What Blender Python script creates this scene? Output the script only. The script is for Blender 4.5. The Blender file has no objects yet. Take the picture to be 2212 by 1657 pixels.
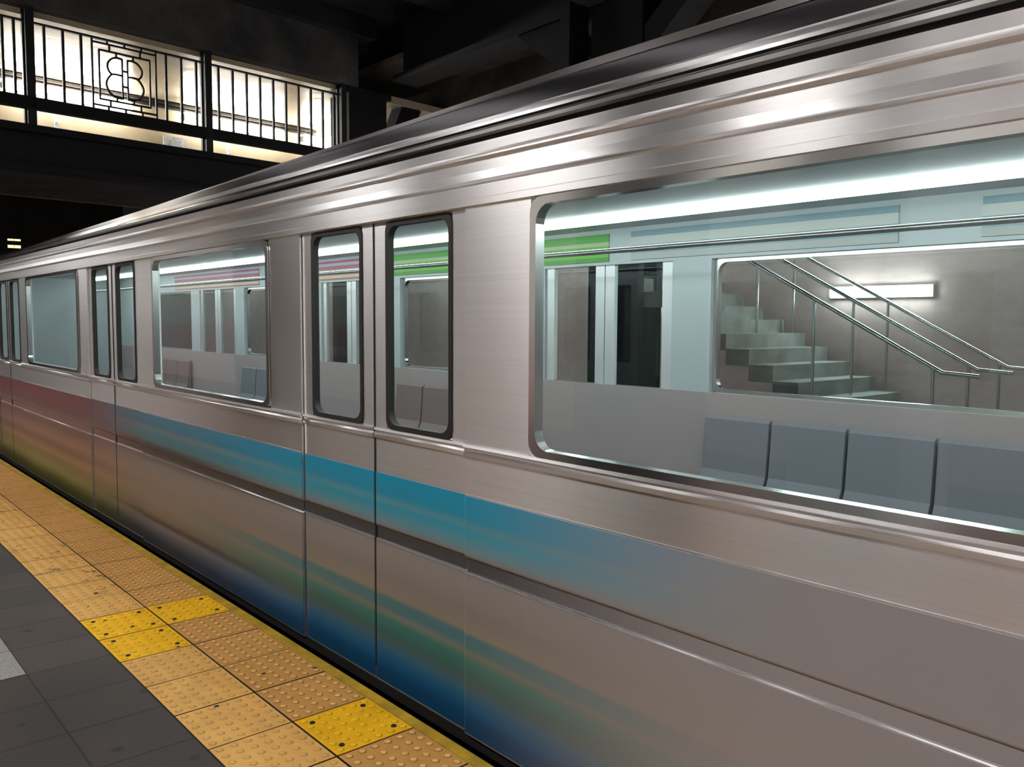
import bpy, bmesh, math, random
from mathutils import Vector, Matrix
random.seed(7)
S = bpy.context.scene
COL = S.collection
PI = math.pi

# ------------------------------------------------------------------ materials
def newmat(name):
    m = bpy.data.materials.new(name); m.use_nodes = True
    nt = m.node_tree
    return m, nt, nt.nodes['Principled BSDF']
def N(nt, t, **kw):
    n = nt.nodes.new(t)
    for k, v in kw.items(): setattr(n, k, v)
    return n
def lnk(nt, a, b): nt.links.new(a, b)
def objco(nt, scale=(1,1,1), loc=(0,0,0)):
    tc = N(nt, 'ShaderNodeTexCoord'); mp = N(nt, 'ShaderNodeMapping')
    mp.inputs['Scale'].default_value = scale; mp.inputs['Location'].default_value = loc
    lnk(nt, tc.outputs['Object'], mp.inputs['Vector'])
    return mp.outputs['Vector']
def ramp(nt, fac, stops, interp='LINEAR'):
    r = N(nt, 'ShaderNodeValToRGB'); cr = r.color_ramp; cr.interpolation = interp
    while len(cr.elements) > 1: cr.elements.remove(cr.elements[-1])
    for i, (p, c) in enumerate(stops):
        e = cr.elements[0] if i == 0 else cr.elements.new(p)
        e.position = p; e.color = (*c, 1)
    lnk(nt, fac, r.inputs['Fac'])
    return r.outputs['Color']
def noise(nt, vec, scale=5, detail=4, rough=.55):
    n = N(nt, 'ShaderNodeTexNoise'); n.inputs['Scale'].default_value = scale
    n.inputs['Detail'].default_value = detail; n.inputs['Roughness'].default_value = rough
    lnk(nt, vec, n.inputs['Vector']); return n.outputs['Fac']
def bump(nt, bsdf, h, strength=.3, dist=.002):
    b = N(nt, 'ShaderNodeBump'); b.inputs['Strength'].default_value = strength
    b.inputs['Distance'].default_value = dist
    lnk(nt, h, b.inputs['Height']); lnk(nt, b.outputs['Normal'], bsdf.inputs['Normal'])
def mixc(nt, fac, a, b, mode='MIX'):
    m = N(nt, 'ShaderNodeMix', data_type='RGBA', blend_type=mode)
    for s, v in ((m.inputs[0], fac), (m.inputs[6], a), (m.inputs[7], b)):
        if hasattr(v, 'is_linked'): lnk(nt, v, s)
        elif isinstance(v, (int, float)): s.default_value = v
        else: s.default_value = (*v, 1)
    return m.outputs[2]
def math_(nt, op, a, b=None, c=None):
    m = N(nt, 'ShaderNodeMath', operation=op)
    for i, v in enumerate((a, b, c)):
        if v is None: continue
        if hasattr(v, 'is_linked'): lnk(nt, v, m.inputs[i])
        else: m.inputs[i].default_value = v
    return m.outputs[0]
def plain(name, col, rough=.6, metal=0, var=.0, scale=6, bmp=0, spec=.5, coat=0):
    m, nt, b = newmat(name)
    b.inputs['Roughness'].default_value = rough; b.inputs['Metallic'].default_value = metal
    b.inputs['Specular IOR Level'].default_value = spec
    b.inputs['Coat Weight'].default_value = coat
    if var:
        v = objco(nt); n = noise(nt, v, scale)
        lo = tuple(c*(1-var) for c in col); hi = tuple(min(1, c*(1+var)) for c in col)
        lnk(nt, ramp(nt, n, [(.3, lo), (.7, hi)]), b.inputs['Base Color'])
        if bmp: bump(nt, b, n, bmp, .01)
    else: b.inputs['Base Color'].default_value = (*col, 1)
    return m
def emis(name, col, strength):
    m, nt, b = newmat(name)
    b.inputs['Base Color'].default_value = (*col, 1)
    b.inputs['Emission Color'].default_value = (*col, 1)
    b.inputs['Emission Strength'].default_value = strength
    return m

def steel(name, col, rough, aniso=.95, streak=.035):
    m, nt, b = newmat(name)
    b.inputs['Metallic'].default_value = 1.0
    b.inputs['Anisotropic'].default_value = aniso
    tg = N(nt, 'ShaderNodeTangent', direction_type='RADIAL', axis='Z')
    lnk(nt, tg.outputs[0], b.inputs['Tangent']); b.inputs['Anisotropic Rotation'].default_value = .25
    v = objco(nt, (20, .22, 210)); n = noise(nt, v, 1.0, 3, .5)
    lo = tuple(c*(1-streak) for c in col); hi = tuple(min(1, c*(1+streak)) for c in col)
    lnk(nt, ramp(nt, n, [(.3, lo), (.7, hi)]), b.inputs['Base Color'])
    rr = N(nt, 'ShaderNodeMapRange'); lnk(nt, n, rr.inputs['Value'])
    rr.inputs['To Min'].default_value = rough*.93; rr.inputs['To Max'].default_value = rough*1.08
    lnk(nt, rr.outputs[0], b.inputs['Roughness'])
    return m
M = {}
M['steel'] = steel('brushed stainless steel', (.82, .81, .82), .33)
M['steel_door'] = steel('brushed stainless door steel', (.80, .79, .80), .34)
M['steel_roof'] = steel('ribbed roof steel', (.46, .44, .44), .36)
M['shoulder'] = steel('roof shoulder steel with painted reflection', (.17, .165, .18), .30)  # the black ceiling's reflection is put into this base colour
M['chrome'] = plain('polished steel', (.68, .67, .66), .18, 1)
M['rubber'] = plain('black rubber', (.018, .015, .014), .55)
M['dark_gap'] = plain('underframe black', (.012, .011, .011), .8)

# tinted window glass: clear body with fresnel reflection
def glass(name, tint):
    m, nt, b = newmat(name)
    out = nt.nodes['Material Output']
    tr = N(nt, 'ShaderNodeBsdfTransparent'); tr.inputs['Color'].default_value = (*tint, 1)
    gl = N(nt, 'ShaderNodeBsdfGlossy'); gl.inputs['Roughness'].default_value = .03
    gl.inputs['Color'].default_value = (.95, 1, 1, 1)
    fr = N(nt, 'ShaderNodeFresnel'); fr.inputs['IOR'].default_value = 1.5
    mx = N(nt, 'ShaderNodeMixShader')
    ge = N(nt, 'ShaderNodeNewGeometry')
    front = math_(nt, 'SUBTRACT', 1.0, ge.outputs['Backfacing'])       # the surface reflection belongs to the outer skin of the sheet
    lnk(nt, math_(nt, 'MULTIPLY', fr.outputs[0], front), mx.inputs[0]); lnk(nt, tr.outputs[0], mx.inputs[1]); lnk(nt, gl.outputs[0], mx.inputs[2])
    lnk(nt, mx.outputs[0], out.inputs['Surface'])
    return m
M['glass'] = glass('green tinted safety glass', (.87, .95, .94))

# vinyl print with painted reflection: bands across the height, colours changing along the car; low yellow at the far end paints in the reflected paving
def wrapmat():
    m, nt, b = newmat('vinyl print with painted reflection')
    b.inputs['Coat Weight'].default_value = .25; b.inputs['Coat Roughness'].default_value = .2
    b.inputs['Roughness'].default_value = .4; b.inputs['Specular IOR Level'].default_value = .5
    tc = N(nt, 'ShaderNodeTexCoord'); sp = N(nt, 'ShaderNodeSeparateXYZ'); lnk(nt, tc.outputs['Object'], sp.inputs[0])
    y, z = sp.outputs['Y'], sp.outputs['Z']
    v = objco(nt, (1, .25, 9)); n = noise(nt, v, 1.3, 3, .5)
    zz = math_(nt, 'ADD', z, math_(nt, 'MULTIPLY', math_(nt, 'SUBTRACT', n, .5), .03))
    fz = math_(nt, 'DIVIDE', zz, .9)
    def band(st): return ramp(nt, fz, [(p/.9, c) for p, c in st])
    grey = (.225, .205, .20)
    dk = (.036, .032, .030)
    near = band([(.00, (.008,.06,.14)), (.05, (.008,.10,.23)), (.11, (.022,.12,.20)), (.13, (.035,.10,.12)), (.17, (.008,.11,.11)), (.225, (.008,.16,.155)),
                 (.255, (.15,.165,.15)), (.275, (.035,.155,.19)), (.315, (.035,.15,.185)), (.33, (.21,.19,.165)), (.40, (.185,.17,.175)), (.50, (.24,.22,.215)),
                 (.535, (.24,.22,.215)), (.55, (.045,.052,.065)), (.595, (.040,.040,.042)), (.61, (.20,.20,.20)), (.635, (.12,.27,.32)), (.70, (.020,.29,.42)), (.725, (.09,.29,.36)), (.75, (.008,.27,.43)), (.83, (.005,.29,.48))])
    mid = band([(.00, (.06,.055,.065)), (.10, (.17,.155,.165)), (.13, (.03,.026,.026)), (.16, (.15,.12,.10)), (.23, (.20,.165,.14)), (.33, (.20,.165,.15)), (.40, (.22,.18,.165)), (.50, (.22,.19,.18)),
                (.54, (.14,.105,.09)), (.57, (.050,.036,.030)), (.62, (.06,.045,.036)), (.65, (.09,.17,.19)), (.69, (.05,.19,.24)), (.73, (.16,.20,.21)), (.76, (.05,.18,.26)), (.83, (.09,.20,.29))])
    far = band([(.00, (.09,.085,.02)), (.12, (.21,.185,.05)), (.20, (.16,.12,.055)), (.26, (.30,.165,.07)), (.33, (.14,.075,.05)), (.40, (.30,.15,.10)), (.50, (.17,.07,.055)), (.60, (.25,.12,.09)),
                (.66, (.15,.055,.05)), (.74, (.20,.045,.045)), (.83, (.16,.05,.05))])
    fy1 = N(nt, 'ShaderNodeMapRange', interpolation_type='SMOOTHSTEP'); lnk(nt, y, fy1.inputs['Value'])
    fy1.inputs['From Min'].default_value = 3.3; fy1.inputs['From Max'].default_value = 5.4
    fy2 = N(nt, 'ShaderNodeMapRange', interpolation_type='SMOOTHSTEP'); lnk(nt, y, fy2.inputs['Value'])
    fy2.inputs['From Min'].default_value = 5.5; fy2.inputs['From Max'].default_value = 7.6
    c = mixc(nt, fy1.outputs[0], near, mid); c = mixc(nt, fy2.outputs[0], c, far)
    fy0 = N(nt, 'ShaderNodeMapRange', interpolation_type='SMOOTHSTEP'); lnk(nt, y, fy0.inputs['Value'])
    fy0.inputs['From Min'].default_value = .95; fy0.inputs['From Max'].default_value = 2.5
    c = mixc(nt, fy0.outputs[0], (.265, .245, .25), c)
    lnk(nt, c, b.inputs['Base Color'])
    return m
M['wrap'] = wrapmat()

def stripes(name, stops, axis='Z', lo=0, hi=1, rough=.45):
    m, nt, b = newmat(name); b.inputs['Roughness'].default_value = rough
    tc = N(nt, 'ShaderNodeTexCoord'); sp = N(nt, 'ShaderNodeSeparateXYZ'); lnk(nt, tc.outputs['Object'], sp.inputs[0])
    mr = N(nt, 'ShaderNodeMapRange'); lnk(nt, sp.outputs[axis], mr.inputs['Value'])
    mr.inputs['From Min'].default_value = lo; mr.inputs['From Max'].default_value = hi
    lnk(nt, ramp(nt, mr.outputs[0], stops, 'CONSTANT'), b.inputs['Base Color'])
    return m

# interior
M['liner'] = plain('cool white car lining', (.56, .59, .61), .5)
M['liner_low'] = plain('pinkish grey lower lining', (.46, .37, .37), .5)
M['car_floor'] = plain('dark speckled car floor', (.10, .10, .11), .5, var=.4, scale=60)
M['seat'] = plain('blue grey moulded seat', (.24, .23, .27), .45)
M['seat_red'] = plain('dusty red moulded seat', (.27, .19, .19), .45)
M['lamp_car'] = emis('car ceiling tube', (.96, 1.0, .98), 7.0)
M['card_green'] = stripes('green advertising card', [(0, (.10,.34,.05)), (.25, (.16,.50,.06)), (.6, (.5,.55,.35)), (.72, (.12,.42,.06))], 'Z', 1.84, 2.06)
M['card_magenta'] = stripes('magenta striped advertising card', [(0, (.55,.16,.10)), (.18, (.62,.55,.5)), (.3, (.60,.22,.06)), (.45, (.55,.58,.45)), (.58, (.45,.06,.16)), (.75, (.5,.45,.48)), (.88, (.5,.04,.2))], 'Z', 1.84, 2.06)
M['card_pale'] = stripes('pale advertising card', [(0, (.5,.5,.48)), (.3, (.3,.42,.46)), (.55, (.62,.62,.58)), (.8, (.25,.36,.42))], 'Z', 1.84, 2.06)

# station
def floormat():
    m, nt, b = newmat('dark granite platform tiles')
    v = objco(nt)
    mp = N(nt, 'ShaderNodeMapping'); mp.inputs['Location'].default_value = (-.715, -4.14, 0)
    lnk(nt, v, mp.inputs['Vector'])
    br = N(nt, 'ShaderNodeTexBrick', offset=0.0, squash=1.0)
    br.inputs['Scale'].default_value = 1.0; br.inputs['Brick Width'].default_value = .325; br.inputs['Row Height'].default_value = .3205
    br.inputs['Mortar Size'].default_value = .005; br.inputs['Mortar Smooth'].default_value = .3; br.inputs['Bias'].default_value = 0
    br.inputs['Color1'].default_value = (.075, .060, .055, 1); br.inputs['Color2'].default_value = (.052, .042, .039, 1)
    br.inputs['Mortar'].default_value = (.017, .014, .014, 1)
    lnk(nt, mp.outputs[0], br.inputs['Vector'])
    n1 = noise(nt, v, 130, 3, .7); n2 = noise(nt, v, 2.2, 4, .6)
    c = mixc(nt, .75, br.outputs['Color'], ramp(nt, n1, [(.3, (.55,.55,.55)), (.7, (1.45,1.4,1.35))]), 'MULTIPLY')
    c = mixc(nt, .7, c, ramp(nt, n2, [(.3, (.7,.7,.7)), (.7, (1.2,1.2,1.2))]), 'MULTIPLY')
    vo = N(nt, 'ShaderNodeTexVoronoi'); vo.inputs['Scale'].default_value = 4.2; lnk(nt, v, vo.inputs['Vector'])
    spot = ramp(nt, vo.outputs['Distance'], [(.085, (0,0,0)), (.125, (1,1,1))])
    c = mixc(nt, spot, (.022, .021, .024), c)
    lnk(nt, c, b.inputs['Base Color']); b.inputs['Roughness'].default_value = .62
    bump(nt, b, n1, .25, .002)
    return m
M['floor'] = floormat()
M['pale_tile'] = plain('pale granite tile', (.30, .28, .265), .6, var=.3, scale=110)

def paver(name, col, dirt, amt, top=.1, crack=False):
    m, nt, b = newmat(name)
    tc = N(nt, 'ShaderNodeTexCoord'); oi = N(nt, 'ShaderNodeObjectInfo')
    geo = N(nt, 'ShaderNodeNewGeometry')
    pos = geo.outputs['Position']
    sp = N(nt, 'ShaderNodeSeparateXYZ'); lnk(nt, tc.outputs['Object'], sp.inputs[0])
    n = noise(nt, pos, 9, 5, .65); n2 = noise(nt, pos, 70, 3, .6)
    hgt = N(nt, 'ShaderNodeMapRange'); lnk(nt, sp.outputs['Z'], hgt.inputs['Value'])
    hgt.inputs['From Min'].default_value = .0005; hgt.inputs['From Max'].default_value = .0042
    base = ramp(nt, n, [(.3, tuple(c*.86 for c in col)), (.7, tuple(min(1, c*1.1) for c in col))])
    base = mixc(nt, math_(nt, 'MULTIPLY', oi.outputs['Random'], .30), base, tuple(c*.78 for c in col))
    rim = ramp(nt, hgt.outputs[0], [(0, (.0,.0,.0)), (.12, (1,1,1)), (.62, (1,1,1)), (.95, (0,0,0))])
    base = mixc(nt, mixc(nt, 1.0, rim, (amt, amt, amt), 'MULTIPLY'), base, dirt)
    base = mixc(nt, ramp(nt, hgt.outputs[0], [(.80, (0,0,0)), (1.0, (top,top,top))]), base, tuple(min(1, c*1.5+.06) for c in col))
    base = mixc(nt, ramp(nt, n2, [(.62, (0,0,0)), (.75, (.45,.45,.45))]), base, dirt)
    vo = N(nt, 'ShaderNodeTexVoronoi'); vo.inputs['Scale'].default_value = 5.5; lnk(nt, pos, vo.inputs['Vector'])
    base = mixc(nt, ramp(nt, vo.outputs['Distance'], [(.05, (1,1,1)), (.065, (0,0,0))]), base, (.03, .024, .022))
    if crack:
        n3 = noise(nt, pos, 4.0, 2, .5); n4 = noise(nt, pos, 3.1, 2, .5)
        near = math_(nt, 'ABSOLUTE', math_(nt, 'SUBTRACT', n3, .5))
        line = math_(nt, 'LESS_THAN', near, .0045)
        ps = N(nt, 'ShaderNodeSeparateXYZ'); lnk(nt, pos, ps.inputs[0])
        far = math_(nt, 'MULTIPLY', math_(nt, 'GREATER_THAN', n4, .47), math_(nt, 'GREATER_THAN', ps.outputs['Y'], 4.35))
        base = mixc(nt, math_(nt, 'MULTIPLY', math_(nt, 'MULTIPLY', line, far), .75), base, (.07, .045, .03))
    lnk(nt, base, b.inputs['Base Color']); b.inputs['Roughness'].default_value = .6; b.inputs['Specular IOR Level'].default_value = .25
    bump(nt, b, n2, .15, .001)
    return m
M['tan'] = paver('worn tan tactile paving', (.80, .445, .125), (.42, .215, .06), .6, .12, True)
M['tan_edge'] = paver('soiled tan tactile paving', (.60, .315, .085), (.29, .14, .04), .75, .75)
M['yellow'] = paver('bright yellow tactile paving', (.95, .50, .006), (.50, .25, .006), .6, .25)
M['edge'] = plain('grimy yellow edge board', (.46, .28, .015), .6, var=.35, scale=9)
M['black_iron'] = plain('black painted iron', (.012, .011, .013), .5)
M['black_steel'] = plain('black painted steel', (.006, .006, .0075), .7, var=.4, scale=3, spec=.3)
M['column'] = plain('dark painted column steel', (.030, .029, .032), .45)
def fasciam():
    m, nt, b = newmat('sooty peeling concrete')
    v = objco(nt); n = noise(nt, v, 1.1, 6, .62); n2 = noise(nt, v, 6, 5, .7)
    c = ramp(nt, n, [(.35, (.025,.025,.026)), (.6, (.075,.072,.069)), (.75, (.135,.13,.12))])
    c = mixc(nt, ramp(nt, n2, [(.66, (0,0,0)), (.72, (1,1,1))]), c, (.22, .15, .10))
    lnk(nt, c, b.inputs['Base Color']); b.inputs['Roughness'].default_value = .7
    bump(nt, b, n2, .5, .02)
    return m
M['fascia'] = fasciam()
M['ceiling'] = plain('sooty black ceiling', (.010, .010, .011), .8, var=.5, scale=1.5)
M['tunnel'] = plain('sooty tunnel wall', (.020, .016, .014), .85, var=.5, scale=1.2)
M['conc'] = plain('dim stained concrete', (.030, .026, .022), .8, var=.5, scale=1.6)
M['dim'] = plain('brown stained concrete', (.14, .115, .095), .85, var=.55, scale=1.1)
def creamm():
    m, nt, b = newmat('glossy cream enamel')
    v = objco(nt); n = noise(nt, v, 3.5, 4, .6)
    lnk(nt, ramp(nt, n, [(.3, (.50, .42, .29)), (.7, (.58, .49, .35))]), b.inputs['Base Color'])
    b.inputs['Roughness'].default_value = .2; b.inputs['Coat Weight'].default_value = .4
    bump(nt, b, noise(nt, v, 2.2, 3, .5), .35, .03)
    return m
M['cream'] = creamm()
M['plate'] = plain('pale steel plate', (.55, .57, .60), .5, var=.3, scale=14)
M['tube'] = emis('bright fluorescent diffuser', (1.0, .985, .95), 45)
M['plat_tube'] = emis('platform fluorescent diffuser', (1.0, .965, .93), 38)
M['sconce'] = emis('wall fluorescent diffuser', (1.0, 1.0, .97), 26)
M['yellow_light'] = emis('distant yellow window', (1.0, .82, .42), .9)
M['housing'] = plain('grey lamp housing', (.25, .25, .25), .5)
def wtile(name, c1, c2, mortar, w, h, rough=.3):
    m, nt, b = newmat(name)
    tc = N(nt, 'ShaderNodeTexCoord'); sp = N(nt, 'ShaderNodeSeparateXYZ'); lnk(nt, tc.outputs['Object'], sp.inputs[0])
    cb = N(nt, 'ShaderNodeCombineXYZ'); lnk(nt, sp.outputs['Y'], cb.inputs[0]); lnk(nt, sp.outputs['Z'], cb.inputs[1])
    br = N(nt, 'ShaderNodeTexBrick'); br.inputs['Scale'].default_value = 1
    br.inputs['Brick Width'].default_value = w; br.inputs['Row Height'].default_value = h; br.inputs['Mortar Size'].default_value = .003
    br.inputs['Color1'].default_value = (*c1, 1); br.inputs['Color2'].default_value = (*c2, 1); br.inputs['Mortar'].default_value = (*mortar, 1)
    lnk(nt, cb.outputs[0], br.inputs['Vector']); lnk(nt, br.outputs['Color'], b.inputs['Base Color'])
    b.inputs['Roughness'].default_value = rough
    return m
M['maroon'] = wtile('dusty pink glazed tile', (.62, .42, .42), (.56, .37, .375), (.5, .42, .41), .15, .075)
M['white_tile'] = wtile('white glazed tile', (.66, .64, .60), (.60, .58, .55), (.35, .33, .31), .15, .075)
M['pillar_tile'] = plain('white pillar enamel', (.80, .80, .82), .3)
M['plat_conc'] = plain('grey platform concrete', (.16, .15, .145), .7, var=.3, scale=4)

# ------------------------------------------------------------------ mesh helpers
def add_box(bm, a, b):
    (x0, y0, z0), (x1, y1, z1) = a, b
    vs = [bm.verts.new(p) for p in ((x0,y0,z0),(x1,y0,z0),(x1,y1,z0),(x0,y1,z0),(x0,y0,z1),(x1,y0,z1),(x1,y1,z1),(x0,y1,z1))]
    for f in ((0,3,2,1),(4,5,6,7),(0,1,5,4),(1,2,6,5),(2,3,7,6),(3,0,4,7)): bm.faces.new([vs[i] for i in f])
def add_prism(bm, pts, ext):
    """closed outline pts (3D) pushed along ext"""
    e = Vector(ext); n = len(pts)
    a = [bm.verts.new(p) for p in pts]; b = [bm.verts.new(Vector(p)+e) for p in pts]
    bm.faces.new(a); bm.faces.new(b[::-1])
    for i in range(n): bm.faces.new((a[i], b[i], b[(i+1) % n], a[(i+1) % n]))
def add_tube(bm, pts, r, seg=10, closed=False):
    pts = [Vector(p) for p in pts]; rings = []
    n = len(pts)
    up = Vector((.13, .21, .97))
    for i, p in enumerate(pts):
        if closed: d = (pts[(i+1) % n]-pts[i-1])
        else: d = pts[min(i+1, n-1)]-pts[max(i-1, 0)]
        d.normalize()
        s = d.cross(up); 
        if s.length < .05: s = d.cross(Vector((1, .1, 0)))
        s.normalize(); t = s.cross(d)
        rings.append([bm.verts.new(p + r*(math.cos(k*2*PI/seg)*s + math.sin(k*2*PI/seg)*t)) for k in range(seg)])
    for i in range(n if closed else n-1):
        A, B = rings[i], rings[(i+1) % n]
        for k in range(seg): bm.faces.new((A[k], A[(k+1) % seg], B[(k+1) % seg], B[k]))
    if not closed: bm.faces.new(rings[0][::-1]); bm.faces.new(rings[-1])
def obj(name, bm, mat, parent=None, smooth=False, bevel=0, loc=None):
    bmesh.ops.recalc_face_normals(bm, faces=bm.faces)
    me = bpy.data.meshes.new(name); bm.to_mesh(me); bm.free()
    if smooth:
        for p in me.polygons: p.use_smooth = True
    o = bpy.data.objects.new(name, me); COL.objects.link(o)
    for m in (mat if isinstance(mat, (list, tuple)) else [mat]): me.materials.append(m)
    if bevel:
        md = o.modifiers.new('bevel', 'BEVEL'); md.width = bevel; md.segments = 2; md.limit_method = 'ANGLE'
    if smooth:
        md = o.modifiers.new('edges', 'EDGE_SPLIT'); md.split_angle = math.radians(40)
    if loc: o.location = loc
    if parent: o.parent = parent
    return o
def boxes(name, bl, mat, parent=None, bevel=0, loc=None):
    bm = bmesh.new()
    for a, b in bl: add_box(bm, a, b)
    return obj(name, bm, mat, parent, bevel=bevel, loc=loc)
def tag(o, label=None, cat=None, group=None, kind=None):
    if label: o['label'] = label
    if cat: o['category'] = cat
    if group: o['group'] = group
    if kind: o['kind'] = kind
    return o
def empty(name, loc=(0,0,0), rz=0):
    o = bpy.data.objects.new(name, None); COL.objects.link(o); o.location = loc; o.rotation_euler.z = rz
    o.empty_display_size = .1
    return o
def dup(root, loc=None, label=None):
    r = root.copy(); COL.objects.link(r)
    if loc is not None: r.location = loc
    if label: r['label'] = label
    for ch in list(root.children):
        c = ch.copy(); COL.objects.link(c); c.parent = r
        for g in ch.children:
            d = g.copy(); COL.objects.link(d); d.parent = c
    return r
def struct(o): o['kind'] = 'structure'; return o

# ------------------------------------------------------------------ the setting
EDGE, D = 1.712, 1.84          # platform edge, near side of the car
TRK = -1.15
f = struct(boxes('floor', [((-4.2, -6, -.4), (1.04, 26, 0)), ((1.04, -6, -1.15), (EDGE-.052, 26, -.0205))], M['floor']))
struct(boxes('trim_13', [((1.042, -2, -.0203), (EDGE-.054, 13.2, -.017))], M['dark_gap']))
for x0, y0, y1 in ((.392, 3.826, 4.137), (.392, 4.143, 4.457)):
    p = boxes('pale_floor_tile', [((x0, y0, -.003), (.713, y1, .0025))], M['pale_tile'], f)
    p['label'] = 'pale granite tile let into the dark platform floor'
struct(boxes('floor_trackbed', [((EDGE-.1, -6, TRK-.1), (6.2, 34, TRK))], M['tunnel']))
struct(boxes('floor_opposite', [((6.1, -6, TRK), (9.9, 26, 0))], M['plat_conc']))
w = struct(boxes('wall_opposite', [((9.9, -6, 0), (10.1, 26, 2.35))], M['maroon']))
struct(boxes('trim_1', [((9.9, -6, 2.35), (10.1, 26, 7.0))], M['dim']))
struct(boxes('wall_platform', [((-4.4, -6, 0), (-4.2, 26, 1.35))], M['maroon']))
struct(boxes('trim_2', [((-4.4, -6, 1.35), (-4.2, 26, 5.2))], M['white_tile']))
struct(boxes('wall_end', [((-4.4, 33.9, TRK), (10.1, 34.1, 7.0))], M['tunnel']))
struct(boxes('wall_near', [((-4.4, -6.2, TRK), (10.1, -6, 7.0))], M['conc']))
struct(boxes('ceiling', [((-4.4, -6.2, 6.5), (10.1, 34.1, 6.7))], M['ceiling']))
struct(boxes('ceiling_platform', [((-4.4, -6, 4.6), (-.5, 11.4, 4.75))], M['conc']))

struct(boxes('ceiling_platform_far', [((-4.4, 16.4, 4.6), (-.5, 26, 4.75))], M['conc']))

# ------------------------------------------------------------------ tactile paving and edge board
def paver_mesh(name, sx, sy, hd, mats):
    bm = bmesh.new()
    add_box(bm, (-sx/2, -sy/2, -.0165), (sx/2, sy/2, 0)); bm.normal_update()
    for fc in bm.faces:
        if abs(fc.calc_center_median().z) > .001: fc.material_index = 1
    nx = 6
    for i in range(nx):
        for j in range(nx):
            cx = (i+.5-nx/2)*sx/nx; cy = (j+.5-nx/2)*sy/nx
            rings = []
            for r, z in ((.0165, -.0005), (.0125, hd*.6), (.008, hd)):
                rings.append([bm.verts.new((cx+r*math.cos(k*PI/5), cy+r*math.sin(k*PI/5), z)) for k in range(10)])
            for A, B in zip(rings, rings[1:]):
                for k in range(10):
                    fc = bm.faces.new((A[k], A[(k+1) % 10], B[(k+1) % 10], B[k])); fc.smooth = True
            bm.faces.new(rings[-1]).smooth = True
    bmesh.ops.recalc_face_normals(bm, faces=bm.faces)
    me = bpy.data.meshes.new(name); bm.to_mesh(me); bm.free(); me.materials.append(mats); me.materials.append(M['dark_gap'])
    return me
PX = (1.04, 1.351, 1.660); PITCH = .3205; PY0 = 4.347
me_in = paver_mesh('paver_inner', .311-.008, PITCH-.007, .0038, M['tan'])
me_out = paver_mesh('paver_outer', .309-.007, PITCH-.007, .0050, M['tan_edge'])
me_yin = paver_mesh('paver_yellow_in', .311-.008, PITCH-.007, .0038, M['yellow'])
me_yout = paver_mesh('paver_yellow_out', .309-.007, PITCH-.007, .0050, M['yellow'])
tp = tag(empty('tactile_paving', (PX[0], -2, 0)), 'worn tan tactile paving strip along the platform edge, with a few bright yellow pavers', 'tactile paving')
bolt_bm = bmesh.new()
bmesh.ops.create_cone(bolt_bm, cap_ends=True, segments=10, radius1=.011, radius2=.009, depth=.004)
bolt_me = bpy.data.meshes.new('bolt'); bolt_bm.to_mesh(bolt_me); bolt_bm.free(); bolt_me.materials.append(M['dark_gap'])
for row in (0, 1):
    cx = (PX[row]+PX[row+1])/2
    for k in range(-8, 39):          # k: paver from PY0-k*PITCH ... along the edge
        y0 = PY0 - PITCH*6 + (k-2)*PITCH
        yc = y0+PITCH/2
        if yc < .3 or yc > 13.2: continue
        idx = round((PY0-(y0+PITCH))/PITCH)      # 0: the paver just nearer than the joint at PY0
        yel = (row == 0 and idx in (0, 1)) or (row == 1 and idx in (0, 5))
        me = (me_yin if row == 0 else me_yout) if yel else (me_in if row == 0 else me_out)
        o = bpy.data.objects.new('paver', me); COL.objects.link(o); o.parent = tp
        o.location = (cx-PX[0], yc+2, random.uniform(-.0006, .0006))
        if yel:
            o['label'] = 'bright yellow replacement paver fixed with dark bolts'
            for sx in (-1, 1):
                for sy in (-1, 1):
                    bo = bpy.data.objects.new('bolt', bolt_me); COL.objects.link(bo); bo.parent = o
                    bo.location = (sx*.105, sy*.105, .002)
eb = bmesh.new()
pts = [(PX[2]+.001, -.07), (PX[2]+.001, .0), (EDGE-.006, .0), (EDGE, -.008), (EDGE, -.07)]
add_prism(eb, [(x, -2, z) for x, z in pts], (0, 15.2, 0))
tag(obj('edge_board', eb, M['edge']), 'grimy yellow rubbing board along the very edge of the platform', 'edge board')

# ------------------------------------------------------------------ the subway car
CAR = tag(empty('subway_car', (0, 0, 0)), 'stainless steel subway car with a blue and red printed wrap along its lower side', 'subway car')
Y0, Y1 = -4.0, 15.0
WZ0, WZ1 = 1.012, 1.842        # glass
BZ = -.055                      # sill of the body
def sheet(bm, y0, y1, prof, th=.05):
    """profile (x, z) bottom-to-top, extruded y0..y1, closed at the back th deeper"""
    xb = max(p[0] for p in prof)+th
    out = [(x, y0, z) for x, z in prof]+[(xb, y0, prof[-1][1]), (xb, y0, prof[0][1])]
    add_prism(bm, out, (0, y1-y0, 0))
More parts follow.
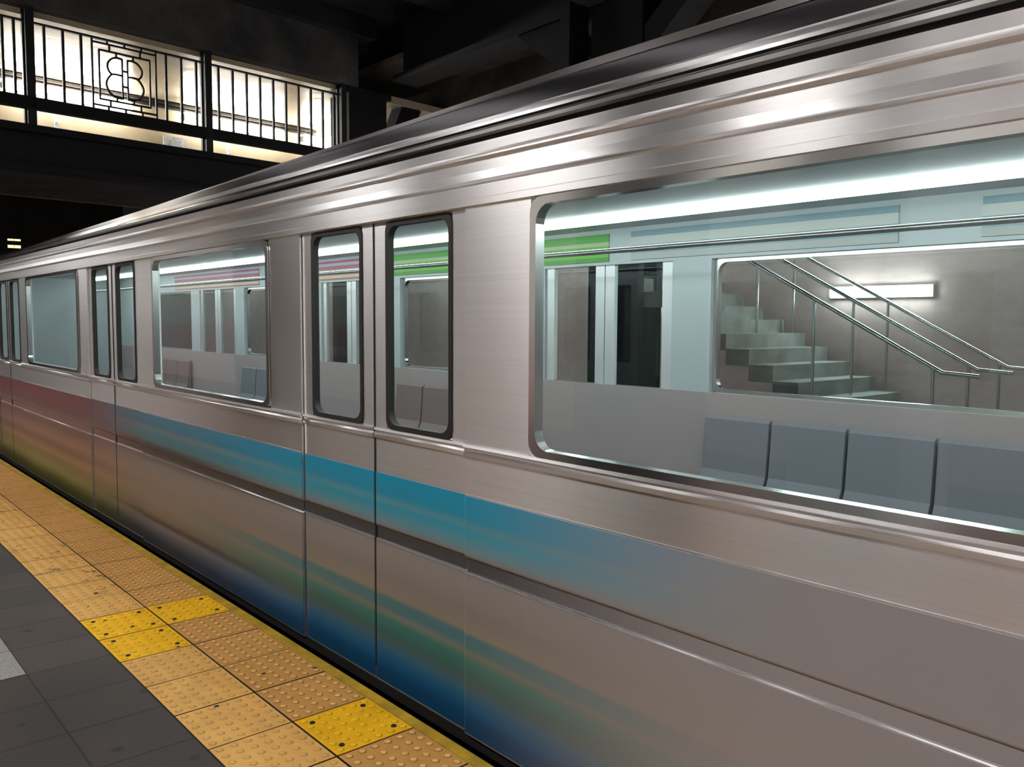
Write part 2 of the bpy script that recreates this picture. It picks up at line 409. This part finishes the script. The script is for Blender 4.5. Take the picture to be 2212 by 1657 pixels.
# openings along the near side
WINS = [(-3.4, -1.55), (.20, 2.02), (3.92, 5.62), (7.38, 9.2), (11.0, 12.8)]
DOORS = [(-1.25, -.05), (2.36, 3.60), (5.92, 7.12), (9.5, 10.7), (13.1, 14.3)]
FWINS = [(-3.4, -1.55), (.35, 3.15), (4.9, 6.6), (8.35, 10.05), (11.8, 13.6)]        # the far side is laid out the other way round
FDOORS = [(-1.25, -.05), (3.45, 4.65), (6.9, 8.1), (10.3, 11.5)]
LOWPROF = [(D, BZ), (D, .545), (D+.010, .552), (D+.010, .597), (D, .604), (D, .8285), (D-.002, .8295), (D-.002, .8325), (D, .8335), (D, .966), (D-.010, .970), (D-.012, .985), (D-.004, .992), (D-.004, .998), (D-.012, 1.003), (D-.010, 1.012)]
HEADPROF = [(D-.002, 1.842), (D-.010, 1.846), (D-.010, 1.868), (D-.002, 1.872), (D-.002, 1.915), (D-.008, 1.919), (D-.010, 1.926), (D-.002, 1.932), (D+.006, 1.962), (D+.006, 1.997),
            (D-.002, 2.001), (D-.008, 2.006), (D-.008, 2.012), (D-.002, 2.018), (D+.003, 2.026), (D+.000, 2.058)]
bm = bmesh.new()
sheet(bm, Y0, Y1, HEADPROF, .045)
obj('letterboard', bm, M['steel'], CAR)
bm = bmesh.new()
edges = sorted(DOORS)
cur = Y0
bm.free()
for a, b in edges+[(Y1, Y1)]:
    if a > cur:
        bm = bmesh.new(); sheet(bm, cur, a, LOWPROF, .04); obj('side_panel', bm, M['steel'], CAR)
    cur = b
# pier panels between openings
ops = sorted(WINS+DOORS); cur = Y0
for a, b in ops+[(Y1, Y1)]:
    if a-cur > .01:
        bm = bmesh.new(); sheet(bm, cur, a, [(D, WZ0), (D, WZ1)], .05); obj('window_pier', bm, M['steel'], CAR)
    cur = b
# gutter, cove and roof
gut = bmesh.new()
sheet(gut, Y0, Y1, [(D-.012, 2.070), (D-.016, 2.078), (D-.016, 2.090), (D-.004, 2.100), (D+.006, 2.112)], .04)
obj('gutter', gut, M['chrome'], CAR)
bm = bmesh.new()
sheet(bm, Y0, Y1, [(D+.004, 2.058), (D+.02, 2.060), (D+.02, 2.070)], .03)
obj('drip_groove', bm, M['rubber'], CAR)
W = 2.60
ROOFY = [Y0, 0, 2.0, 4.0, 6.0, 8.0, 10.0, 11.0, Y1]
def roofk(y): return 1-.085*min(max(y-2.2, 0), 8.8)
def loft(name, prof, mat, close):
    """car-long skin: the roof line falls gently towards the far end of the car"""
    bm = bmesh.new(); R_ = []
    for y in ROOFY:
        k = roofk(y)
        R_.append([bm.verts.new((x, y, 2.112+(z-2.112)*k if z > 2.112 else z)) for x, z in prof+close])
    n = len(prof+close)
    for A, B in zip(R_, R_[1:]):
        for q in range(n): bm.faces.new((A[q], A[(q+1) % n], B[(q+1) % n], B[q]))
    bm.faces.new(R_[0]); bm.faces.new(R_[-1][::-1])
    return obj(name, bm, mat, CAR)
W2 = 2*D+W
loft('cove', [(D+.006, 2.1125), (D+.010, 2.124), (D+.018, 2.140), (D+.026, 2.148)], M['steel'], [(D+.08, 2.148), (D+.08, 2.1125)])
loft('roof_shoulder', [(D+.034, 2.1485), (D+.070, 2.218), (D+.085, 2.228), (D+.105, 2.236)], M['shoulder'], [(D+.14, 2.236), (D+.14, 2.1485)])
ribs = [(D+.1055, 2.236)]
for k in range(23):
    t = k/22
    ribs.append((D+.125+(W/2-.125)*t, 2.242+.30*math.sin(t*PI/2)**.85+(.014 if k % 2 else 0)))
full = ribs+[(W2-x, z) for x, z in ribs[::-1]][1:]+[(W2-D-.07, 2.218), (W2-D-.02, 2.14)]
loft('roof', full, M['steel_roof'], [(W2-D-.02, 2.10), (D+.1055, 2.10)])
# far side, ends, floor
bm = bmesh.new(); F = D+W
add_box(bm, (F-.06, Y0, WZ1), (F, Y1, 2.10))
cur = Y0
for a, b in sorted(FWINS+FDOORS)+[(Y1, Y1)]:
    if a-cur > .01: add_box(bm, (F-.06, cur, WZ0), (F, a, WZ1))
    cur = b
for y in (Y0, Y1-.05): add_box(bm, (D+.05, y, BZ), (F-.06, y+.05, 2.10))
obj('far_side', bm, M['liner'], CAR)
boxes('far_lower_panel', [((F-.06, Y0, BZ), (F, Y1, WZ0))], M['liner_low'], CAR)
boxes('car_floor', [((D+.05, Y0, -.06), (F-.06, Y1, -.005))], M['car_floor'], CAR)
boxes('car_ceiling', [((D+.06, Y0+.06, 2.085), (F-.06, Y1-.06, 2.099))], M['liner'], CAR)
boxes('underframe', [((D+.05, Y0, -.75), (F-.05, Y1, -.07))], M['dark_gap'], CAR)
# ceiling lamp strips: one long tube housing over each bench line
for xc in (D+.62, F-.62):
    boxes('ceiling_lamp', [((xc-.05, Y0+.3, 2.045), (xc+.05, Y1-.3, 2.083))], M['lamp_car'], CAR, bevel=.008)
# grab rail and poles
bm = bmesh.new(); add_tube(bm, [(F-.75, Y0+.3, 1.86), (F-.75, Y1-.3, 1.86)], .016); obj('grab_rail', bm, M['chrome'], CAR, True)
# benches along both sides between the doors
def bench(y0, y1, side, mat):
    xw = D+.075 if side < 0 else F-.075; s = 1 if side < 0 else -1
    bm = bmesh.new(); n = max(2, round((y1-y0)/.45)); w_ = (y1-y0)/n
    for k in range(n):
        a = y0+k*w_+.01; b = a+w_-.02
        p = [(xw, .40), (xw+s*.36, .42), (xw+s*.42, .40), (xw+s*.42, .44), (xw+s*.36, .465), (xw+s*.10, .445), (xw+s*.055, .55), (xw+s*.03, .86), (xw, .88)]
        add_prism(bm, [(x_, a, z_) for x_, z_ in p], (0, b-a, 0))
    obj('bench', bm, mat, CAR)
for k, (a, b) in enumerate(WINS):
    if k != 1: bench(a, b, -1, M['seat'])
for k, (a, b) in enumerate(FWINS): bench(a, b, 1, M['seat'] if k % 2 else M['seat_red'])
# advertising cards above the far windows
for k, (y0, y1, c) in enumerate([(-1.2, .2, 'pale'), (.3, 1.6, 'pale'), (2.0, 3.8, 'pale'), (4.0, 5.2, 'green'), (5.3, 7.0, 'green'), (7.1, 9.4, 'magenta'), (9.6, 12.4, 'magenta')]):
    o = boxes('advertising_card', [((F-.068, y0, 1.865), (F-.0605, y1, 2.055))], M['card_'+c], CAR)
    o['label'] = c+' advertising card above the far windows'

def rrect(y0, y1, z0, z1, r, n=5):
    P = []
    for cy, cz, a0 in ((y1-r, z1-r, 0), (y0+r, z1-r, PI/2), (y0+r, z0+r, PI), (y1-r, z0+r, 1.5*PI)):
        for k in range(n+1):
            a = a0+k*PI/2/n; P.append((cy+r*math.cos(a), cz+r*math.sin(a)))
    return P
def ring(bm, outer, inner, x0, x1):
    n = len(outer)
    V = [[bm.verts.new((x, y, z)) for y, z in L] for x in (x0, x1) for L in (outer, inner)]
    oa, ia, ob, ib = V
    for k in range(n):
        j = (k+1) % n
        for q in ((oa[k], oa[j], ia[j], ia[k]), (ob[j], ob[k], ib[k], ib[j]), (oa[j], oa[k], ob[k], ob[j]), (ia[k], ia[j], ib[j], ib[k])): bm.faces.new(q)
def window(y0, y1, x, side=-1, mull=True, parent=CAR, z0=WZ0, z1=WZ1, mat=None):
    bm = bmesh.new()
    ring(bm, rrect(y0, y1, z0, z1, .05), rrect(y0+.028, y1-.028, z0+.024, z1-.024, .06), x-.008, x+.03)
    fr = obj('window_frame', bm, mat or M['chrome'], parent)
    bm = bmesh.new()
    add_prism(bm, [(x+.010, y, z) for y, z in rrect(y0+.02, y1-.02, z0+.016, z1-.016, .05)], (.008, 0, 0))
    obj('pane', bm, M['glass'], fr)
    return fr
for a, b in WINS:
    window(a+.003, b-.003, D)
for a, b in FWINS: window(a+.003, b-.003, F-.022)
# doors: two leaves each
for a, b in DOORS:
    mid_ = (a+b)/2
    for s, (p, q) in ((-1, (a+.006, mid_-.004)), (1, (mid_+.004, b-.006))):
        bm = bmesh.new(); X = D+.012
        low = [(X, BZ), (X, .545), (X+.006, .552), (X+.006, .597), (X, .604), (X, .966), (X-.008, .970), (X-.010, .985), (X-.003, .992), (X-.003, .998), (X-.010, 1.003), (X-.008, 1.012)]
        sheet(bm, p, q, low, .028)
        sheet(bm, p, p+.085, [(X, 1.0121), (X, 1.8415)], .03); sheet(bm, q-.085, q, [(X, 1.0121), (X, 1.8415)], .03)
        leaf = obj('door_leaf', bm, M['steel_door'], CAR)
        bm = bmesh.new()
        ring(bm, rrect(p+.086, q-.086, 1.013, 1.841, .04), rrect(p+.105, q-.105, 1.033, 1.82, .05), X-.004, X+.025)
        fr = obj('window_frame', bm, M['rubber'], leaf)
        bm = bmesh.new()
        add_prism(bm, [(X+.008, y, z) for y, z in rrect(p+.10, q-.10, 1.026, 1.828, .045)], (.008, 0, 0))
        obj('pane', bm, M['glass'], leaf)
        bm = bmesh.new()
        yy = (mid_-.003, mid_+.000) if s < 0 else (mid_+.0003, mid_+.003)
        add_box(bm, (X-.003, yy[0], 0), (X+.02, yy[1], 1.84)); obj('door_seal', bm, M['rubber'], leaf)
        if b > .9:
            e = .0025; bm = bmesh.new()
            sheet(bm, p+.004, q-.004, [(X-e, -.045), (X-e, .542), (X+.006-e, .551), (X+.006-e, .598), (X-e, .607), (X-e, .826)], .0004)
            obj('vinyl_wrap', bm, M['wrap'], leaf)
for a, b in FDOORS:
    mid_ = (a+b)/2
    for p, q in ((a+.006, mid_-.004), (mid_+.004, b-.006)):
        boxes('far_door_leaf', [((F-.045, p, 0), (F-.012, p+.085, WZ1)), ((F-.045, q-.085, 0), (F-.012, q, WZ1)), ((F-.045, p+.085, 0), (F-.012, q-.085, WZ0))], M['steel_door'], CAR)
        bm = bmesh.new(); add_box(bm, (F-.034, p+.086, WZ0), (F-.026, q-.086, WZ1)); obj('far_door_pane', bm, M['glass'], CAR)
# printed wrap on the body panels
e = .0025; cur = -.05
for a, b in [d for d in DOORS if d[1] > .9]+[(Y1, Y1)]:
    bm = bmesh.new()
    sheet(bm, cur+.004, a-.004, [(D-e, -.045), (D-e, .542), (D+.010-e, .551), (D+.010-e, .598), (D-e, .607), (D-e, .826)], .0004)
    o = obj('vinyl_wrap', bm, M['wrap'], CAR)
    cur = b
    if cur >= Y1: break
bm = bmesh.new()
sheet(bm, Y0, Y1, [(D+.012, -.10), (D+.012, -.056), (D+.03, -.0555)], .02)
obj('threshold_plate', bm, M['rubber'], CAR)

# ------------------------------------------------------------------ the walkway bridge beyond the train
ALF = math.atan(.09); OX, OY = 2.25, 12.3
def BL(o): o.location = (OX, OY, 0); o.rotation_euler.z = ALF; return o
def bbox_(name, bl, mat, **k): return BL(boxes(name, bl, mat, **k))
bg = tag(bbox_('bridge_girder', [((-4, -.18, 3.80), (5.23, .18, 3.89)), ((-4, -.03, 3.40), (5.23, .03, 3.80)), ((-4, -.18, 3.335), (5.23, .18, 3.40))], M['black_steel']),
         'black steel girder under the cream walkway, crossing above the train', 'girder')
kb = tag(bbox_('kick_beam', [((-4, -.06, 4.115), (5.2, .06, 4.262))], M['black_steel']), 'black flat beam along the foot of the walkway railing', 'beam')
for lx, nm in ((.345, 'left'), (2.72, 'mid'), (5.10, 'right')):
    lab = {'left': 'black square walkway post left of the lettered railing panel', 'mid': 'black square walkway post between the two lengths of railing', 'right': 'black square walkway post at the right end of the railing'}[nm]
    tag(bbox_('walkway_post', [((lx-.052, -.05, 3.89), (lx+.052, -.062+.002, 5.40)), ((lx-.052, .062, 3.89), (lx+.052, .11, 5.40)), ((lx-.03, -.05, 3.89), (lx+.03, .062, 4.113)), ((lx-.03, -.05, 4.264), (lx+.03, .062, 5.40))], M['black_iron']), lab, 'post', 'walkway posts')
struct(bbox_('trim_3', [((-4, -.12, 5.375), (5.35, .10, 6.15))], M['fascia']))
struct(bbox_('trim_14', [((-4, -.30, 6.15), (5.6, .10, 6.5))], M['ceiling']))
struct(bbox_('ceiling_walkway', [((-4, .10, 5.30), (12, 3.0, 5.42))], M['cream']))
struct(bbox_('floor_walkway', [((-4, .35, 3.40), (12, 3.0, 3.52))], M['conc']))
struct(bbox_('wall_walkway', [((-4, 3.0, 3.40), (12, 3.15, 5.42))], M['cream']))
struct(bbox_('trim_4', [((6.55, 1.2, 5.12), (6.75, 3.0, 5.30))], M['cream']))
struct(bbox_('trim_5', [((-4, 2.90, 5.235), (6.5, 3.0, 5.275)), ((-4, 2.93, 5.175), (6.5, 3.0, 5.20))], M['conc']))
for lx, w_ in ((1.60, .05), (3.385, .40), (4.60, .05)):
    o = tag(bbox_('wall_plate', [((lx, 2.955, 4.44), (lx+w_, 2.998, 4.70))], M['plate']), {1.60: 'pale narrow bracket on the cream wall under the lettered panel', 3.385: 'pale bolted plate on the cream wall under the middle post', 4.60: 'pale narrow bracket on the cream wall right of the middle post'}[lx], 'wall plate', 'plates on the cream walkway wall')
    for dx in ((.02,) if w_ < .1 else (.11, .3)):
        for z_ in (4.49, 4.62):
            bm = bmesh.new(); bmesh.ops.create_uvsphere(bm, u_segments=8, v_segments=5, radius=.012)
            c = obj('bolt', bm, M['housing'], o); c.location = (lx+dx, 2.955, z_)
for k, (a, b, lab) in enumerate(((.86, 2.80, 'bright fluorescent light on the walkway wall behind the lettered panel'), (3.75, 5.74, 'bright fluorescent light on the walkway wall between middle and right posts'), (6.2, 7.02, 'short bright fluorescent light at the right end of the walkway wall'), (-2.1, -.1, 'fluorescent light on the walkway wall left of the first post'))):
    t = tag(BL(empty('fluorescent_light')), lab, 'light', 'walkway wall lights')
    boxes('housing', [((a, 2.90, 5.02), (b, 2.998, 5.13))], M['housing'], t)
    bm = bmesh.new()
    add_prism(bm, [(a+.01, 2.82+.075*(1-math.sin(u)), 5.075-.085*math.cos(u)) for u in [i*PI/8 for i in range(9)]]+[], (b-a-.02, 0, 0))
    obj('diffuser', bm, M['tube'], t, False)

# railing
RL = tag(BL(empty('railing')), 'black iron walkway railing with thin balusters and a double B monogram panel', 'railing')
RT, RB = 5.195, 4.262
def rbar(name, a, b, w_=.018, d_=.024):
    (x0, z0), (x1, z1) = a, b
    bm = bmesh.new(); dx, dz = x1-x0, z1-z0; L = math.hypot(dx, dz); nx, nz = -dz/L*w_/2, dx/L*w_/2
    add_prism(bm, [(x0+nx, -d_/2, z0+nz), (x1+nx, -d_/2, z1+nz), (x1-nx, -d_/2, z1-nz), (x0-nx, -d_/2, z0-nz)], (0, d_, 0))
    return obj(name, bm, M['black_iron'], RL)
for a, b in ((-4, .29), (.40, 2.665), (2.775, 5.045)): rbar('top_rail', (a, RT), (b, RT), .026, .05)
BAL = [-3.6+.228*k for k in range(17)]
BAL = [b for b in BAL if b < .1]+[.178, .527, .752, .976, 2.110, 2.333, 2.558, 2.902, 3.129, 3.359, 3.585, 3.812, 4.037, 4.264, 4.493, 4.718, 4.935]
for x_ in BAL: rbar('baluster', (x_, RB+.001), (x_, RT-.0135), .032, .03)
# monogram panel
mono = bmesh.new()
def mb(a, b, w_=.024, d_=.022):
    (x0, z0), (x1, z1) = a, b
    dx, dz = x1-x0, z1-z0; L = math.hypot(dx, dz); nx, nz = -dz/L*w_/2, dx/L*w_/2
    add_prism(mono, [(x0+nx, -d_/2, z0+nz), (x1+nx, -d_/2, z1+nz), (x1-nx, -d_/2, z1-nz), (x0-nx, -d_/2, z0-nz)], (0, d_, 0))
def marc(pts, w_=.024, d_=.022):
    # smooth path through pts (Catmull-Rom), swept with a flat section
    P = [Vector((x, z)) for x, z in pts]; Q = []
    for i in range(len(P)-1):
        p0, p1, p2, p3 = P[max(i-1, 0)], P[i], P[i+1], P[min(i+2, len(P)-1)]
        for k in range(4):
            t = k/4; Q.append(.5*((2*p1)+(p2-p0)*t+(2*p0-5*p1+4*p2-p3)*t*t+(3*p1-p0-3*p2+p3)*t**3))
    Q.append(P[-1]); R_ = []
    for i, q in enumerate(Q):
        d = Q[min(i+1, len(Q)-1)]-Q[max(i-1, 0)]; d.normalize(); n = Vector((-d.y, d.x))*w_/2
        R_.append([mono.verts.new((c.x, y, c.y)) for c, y in ((q+n, -d_/2), (q-n, -d_/2), (q-n, d_/2), (q+n, d_/2))])
    for A, B in zip(R_, R_[1:]):
        for k in range(4): mono.faces.new((A[k], A[(k+1) % 4], B[(k+1) % 4], B[k]))
    mono.faces.new(R_[0]); mono.faces.new(R_[-1][::-1])
XL, XR = 1.113, 1.966; CX = 1.5395
mb((XL, RB), (XL, RT), .024); mb((XR, RB), (XR, RT), .024)
for zz in (5.142, 4.322): mb((XL, zz), (XR, zz))
for zz in (5.052, 4.406): mb((1.202, zz), (1.881, zz))
for xx in (1.202, 1.881): mb((xx, 4.398), (xx, 5.06), .022)
for xx in (1.311, CX, 1.766):
    mb((xx, 5.142), (xx, RT)); mb((xx, RB), (xx, 4.322))
for xx in (1.338, 1.748): mb((xx, 5.052), (xx, 5.142)); mb((xx, 4.322), (xx, 4.406))
for xx in (1.427, 1.652): mb((xx, 4.99), (xx, 5.052)); mb((xx, 4.406), (xx, 4.464))
for s in (-1, 1):
    X_ = lambda v: CX+s*v
    mb((X_(.036), 4.455), (X_(.036), 4.992), .020)
    marc([(X_(.036), 4.985), (X_(.11), 4.990), (X_(.172), 4.966), (X_(.217), 4.915), (X_(.232), 4.862), (X_(.218), 4.803), (X_(.178), 4.758)])
    marc([(X_(.036), 4.764), (X_(.115), 4.768), (X_(.178), 4.755), (X_(.228), 4.692), (X_(.250), 4.625), (X_(.236), 4.562), (X_(.193), 4.497), (X_(.12), 4.464), (X_(.036), 4.460)])
for zz in (4.83, 4.622): mb((CX-.036, zz), (CX+.036, zz))
o = obj('monogram_panel', mono, M['black_iron'], RL); o['label'] = 'iron panel with two back-to-back letters B inside a fretwork frame'

# walkway column, its brace, long girder and the braced column across the tracks
def member(name, poly_yz, x0, x1, mat):
    bm = bmesh.new(); add_prism(bm, [(x0, y, z) for y, z in poly_yz], (x1-x0, 0, 0)); return obj(name, bm, mat)
tag(bbox_('steel_column', [((5.24, .0, TRK), (6.03, .12, 5.28)), ((5.24, .42, TRK), (6.03, .54, 5.28)), ((5.55, .12, TRK), (5.65, .42, 5.28)), ((5.18, -.05, 5.28), (6.1, .09, 5.374))], M['black_steel']),
    'black steel column at the right end of the walkway railing', 'column')
bm = bmesh.new(); add_prism(bm, [(6.50, .15, 5.29), (6.95, .15, 5.29), (6.42, .15, 4.30), (6.05, .15, 4.30)], (0, .3, 0))
tag(BL(obj('ceiling_brace', bm, M['black_steel'])), 'black diagonal brace leaning right beside the walkway column', 'brace', 'knee braces')
tag(boxes('roof_girder', [((7.85, -4, 5.36), (8.35, 12.0, 5.46)), ((8.05, -4, 5.46), (8.15, 12.0, 6.40)), ((7.85, -4, 6.40), (8.35, 12.0, 6.50))], M['black_steel']), 'long black roof girder running along the far side of the train', 'girder')
tag(boxes('steel_column', [((7.88, 6.72, .0), (7.98, 7.55, 5.36)), ((8.22, 6.72, .0), (8.32, 7.55, 5.36)), ((7.98, 7.09, .0), (8.22, 7.18, 5.36))], M['black_steel']), 'broad black column rising behind the train roof', 'column')
tag(member('ceiling_brace', [(8.97, 5.355), (8.10, 5.355), (7.56, 4.75), (7.56, 4.32)], 7.9, 8.3, M['black_steel']), 'wide black knee brace left of the broad column behind the train roof', 'brace', 'knee braces')
tag(member('ceiling_brace', [(7.75, 5.355), (7.56, 5.355), (7.56, 4.4), (7.62, 4.4)], 7.5, 7.84, M['black_steel']), 'narrow black gusset against the left face of the broad column', 'brace', 'knee braces')
tag(member('ceiling_brace', [(6.71, 4.55), (6.71, 4.95), (6.15, 5.355), (5.75, 5.355)], 7.9, 8.3, M['black_steel']), 'black knee brace right of the broad column behind the train roof', 'brace', 'knee braces')
for k in range(5):
    y = 1.5+k*2.9
    struct(boxes('trim_%d' % (6+k), [((-.5, y, 6.12), (8.05, y+.45, 6.5))], M['ceiling']))
struct(boxes('trim_12', [((8.35, -4, 5.95), (9.9, 26, 6.05))], M['dim']))
# two far yellow lit openings down the tunnel
for z0, z1, lab in ((3.84, 3.90, 'thin yellow lit window far down the tunnel, upper one'), (3.62, 3.71, 'yellow lit window far down the tunnel, lower one')):
    t = tag(empty('tunnel_light', (5.73, 30, z0)), lab, 'light', 'far tunnel lights')
    boxes('light_frame', [((-.22, 0, -.02), (.22, .06, 0)), ((-.22, 0, z1-z0), (.22, .06, z1-z0+.02))], M['black_iron'], t)
    for a, b in ((-.18, -.015), (.005, .17)): boxes('light_panel', [((a, .01, 0), (b, .05, z1-z0))], M['yellow_light'], t)

# ------------------------------------------------------------------ the platform around the camera (lights, columns) and across the tracks
def hcol(x, y, lab):
    h = 4.6
    o = boxes('platform_column', [((x-.22, y-.33, .0), (x+.22, y-.28, h)), ((x-.22, y+.28, .0), (x+.22, y+.33, h)), ((x-.04, y-.28, .0), (x+.04, y+.28, h)), ((x-.27, y-.38, 0), (x+.27, y+.38, .05))], M['column'])
    return tag(o, lab, 'column', 'platform columns')
for y, lab in ((3.35, 'dark steel platform column nearest the camera, mirrored in the car side'), (5.9, 'dark steel platform column second along, mirrored in the car side'), (8.5, 'dark steel platform column third along, mirrored in the car side')):
    hcol(-.25, y, lab)
t = tag(empty('added_pillar', (-1.15, 2.35, 0)), 'white tiled square pillar behind the camera, mirrored as a pale band in the car side', 'pillar')  # unseen pillar added only for its pale reflection in the steel
boxes('pillar_base', [((-.36, -.36, 0), (.36, .36, .12))], M['column'], t)
boxes('pillar_shaft', [((-.33, -.33, .12), (.33, .33, 4.45))], M['pillar_tile'], t)
boxes('pillar_cap', [((-.38, -.38, 4.45), (.38, .38, 4.598))], M['column'], t)
for k, y in enumerate((-2.6, .4, 3.4, 6.4, 9.4, 18.0, 21.0, 24.0)):  # last three are added beyond the bridge to brighten the car's far reflections
    t = tag(empty('ceiling_light', (-1.3, y, 4.3)), 'white fluorescent platform light over the platform, number counted from the camera end', 'light', 'platform lights')
    t['label'] = ['white fluorescent platform light just behind the camera', 'white fluorescent platform light above the camera position', 'white fluorescent platform light between first and second columns', 'white fluorescent platform light by the third column', 'white fluorescent platform light last before the walkway bridge', 'white fluorescent platform light first beyond the walkway bridge', 'white fluorescent platform light midway beyond the walkway bridge', 'white fluorescent platform light at the far end of the platform'][k]
    boxes('housing', [((-.15, -1.1, .06), (.15, 1.1, .299))], M['housing'], t)
    boxes('diffuser', [((-.14, -1.08, 0), (.14, 1.08, .06))], M['plat_tube'], t, bevel=.02)
for k, y in enumerate((1.0, 4.7, 8.4)):
    t = tag(empty('wall_light', (9.9, y, 1.82)), 'fluorescent wall light on the opposite wall', 'light', 'opposite wall lights')
    t['label'] = ['twin fluorescent wall light near the foot of the opposite stairs', 'twin fluorescent wall light seen through the car window under the stairs', 'twin fluorescent wall light far along the opposite wall'][k]
    boxes('housing', [((-.06, -.62, -.07), (-.002, .62, .07))], M['housing'], t)
    for a, b in ((-.60, -.02), (.02, .60)): boxes('diffuser', [((-.11, a, -.06), (-.06, b, .06))], M['sconce'], t, bevel=.02)
for k, y in enumerate((.5, 4.5, 8.5, 12.5, 17.5, 22.5)):  # lamps added out of sight behind the car to brighten the opposite wall
    t = tag(empty('wall_fill_light', (9.9, y, 3.3)), ['long light high on the opposite wall nearest the camera', 'long light high on the opposite wall over the stairs', 'long light high on the opposite wall past the broad column', 'long light high on the opposite wall in line with the walkway bridge', 'long light high on the opposite wall just beyond the walkway bridge', 'long light high on the opposite wall farthest from the camera'][k], 'light', 'high lights on the opposite wall')
    boxes('housing', [((-.30, -1.3, 0), (-.002, 1.3, .10))], M['housing'], t)
    boxes('diffuser', [((-.28, -1.28, -.06), (-.02, 1.28, -.001))], M['sconce'], t)
# opposite stairs
ST = tag(empty('staircase', (8.0, 3.2, 0)), 'steel staircase on the opposite platform, glimpsed through the car windows', 'staircase')
bm = bmesh.new()
for k in range(14): add_box(bm, (.02, .25+k*.30, .0 if k < 1 else k*.165-.02), (1.7, .25+(k+1)*.30, (k+1)*.165))
obj('steps', bm, M['plat_conc'], ST)
for dx in (.03, .85, 1.66):
    bm = bmesh.new(); add_tube(bm, [(dx, -.30, .98), (dx, .02, 1.0), (dx, 2.05, 2.10), (dx, 4.3, 3.33)], .022); obj('handrail', bm, M['chrome'], ST, True)
    bm = bmesh.new()
    for yy in (.1, 1.3, 2.5, 3.7): add_tube(bm, [(dx, yy, max(0, .165*int((yy-.25)/.3))), (dx, yy, 1.0+max(0, yy-.02)*.542)], .016)
    obj('rail_post', bm, M['chrome'], ST, True)
# ------------------------------------------------------------------ world, camera
wd = bpy.data.worlds.new('World'); S.world = wd; wd.use_nodes = True
wd.node_tree.nodes['Background'].inputs[0].default_value = (.5, .48, .5, 1)
wd.node_tree.nodes['Background'].inputs[1].default_value = .01
cam = bpy.data.cameras.new('camera'); co = bpy.data.objects.new('camera', cam); COL.objects.link(co)
R = Matrix(((0.75356304, -0.04440488, 0.65587419), (-0.65735342, -0.05910415, 0.75126106), (0.00540522, -0.99726371, -0.0737284)))
mw = Matrix.Identity(4)
for r in range(3):
    mw[r][0] = R[r][0]; mw[r][1] = -R[r][1]; mw[r][2] = -R[r][2]
mw[0][3], mw[1][3], mw[2][3] = 0, 0, 1.45
co.matrix_world = mw
cam.sensor_width = 36; cam.lens = 36*1824/2212; cam.clip_start = .05; cam.clip_end = 200
S.camera = co
S.view_settings.view_transform = 'Standard'; S.view_settings.look = 'None'
S.view_settings.gamma = 1; S.view_settings.use_curve_mapping = False
S.view_settings.exposure = 0.55
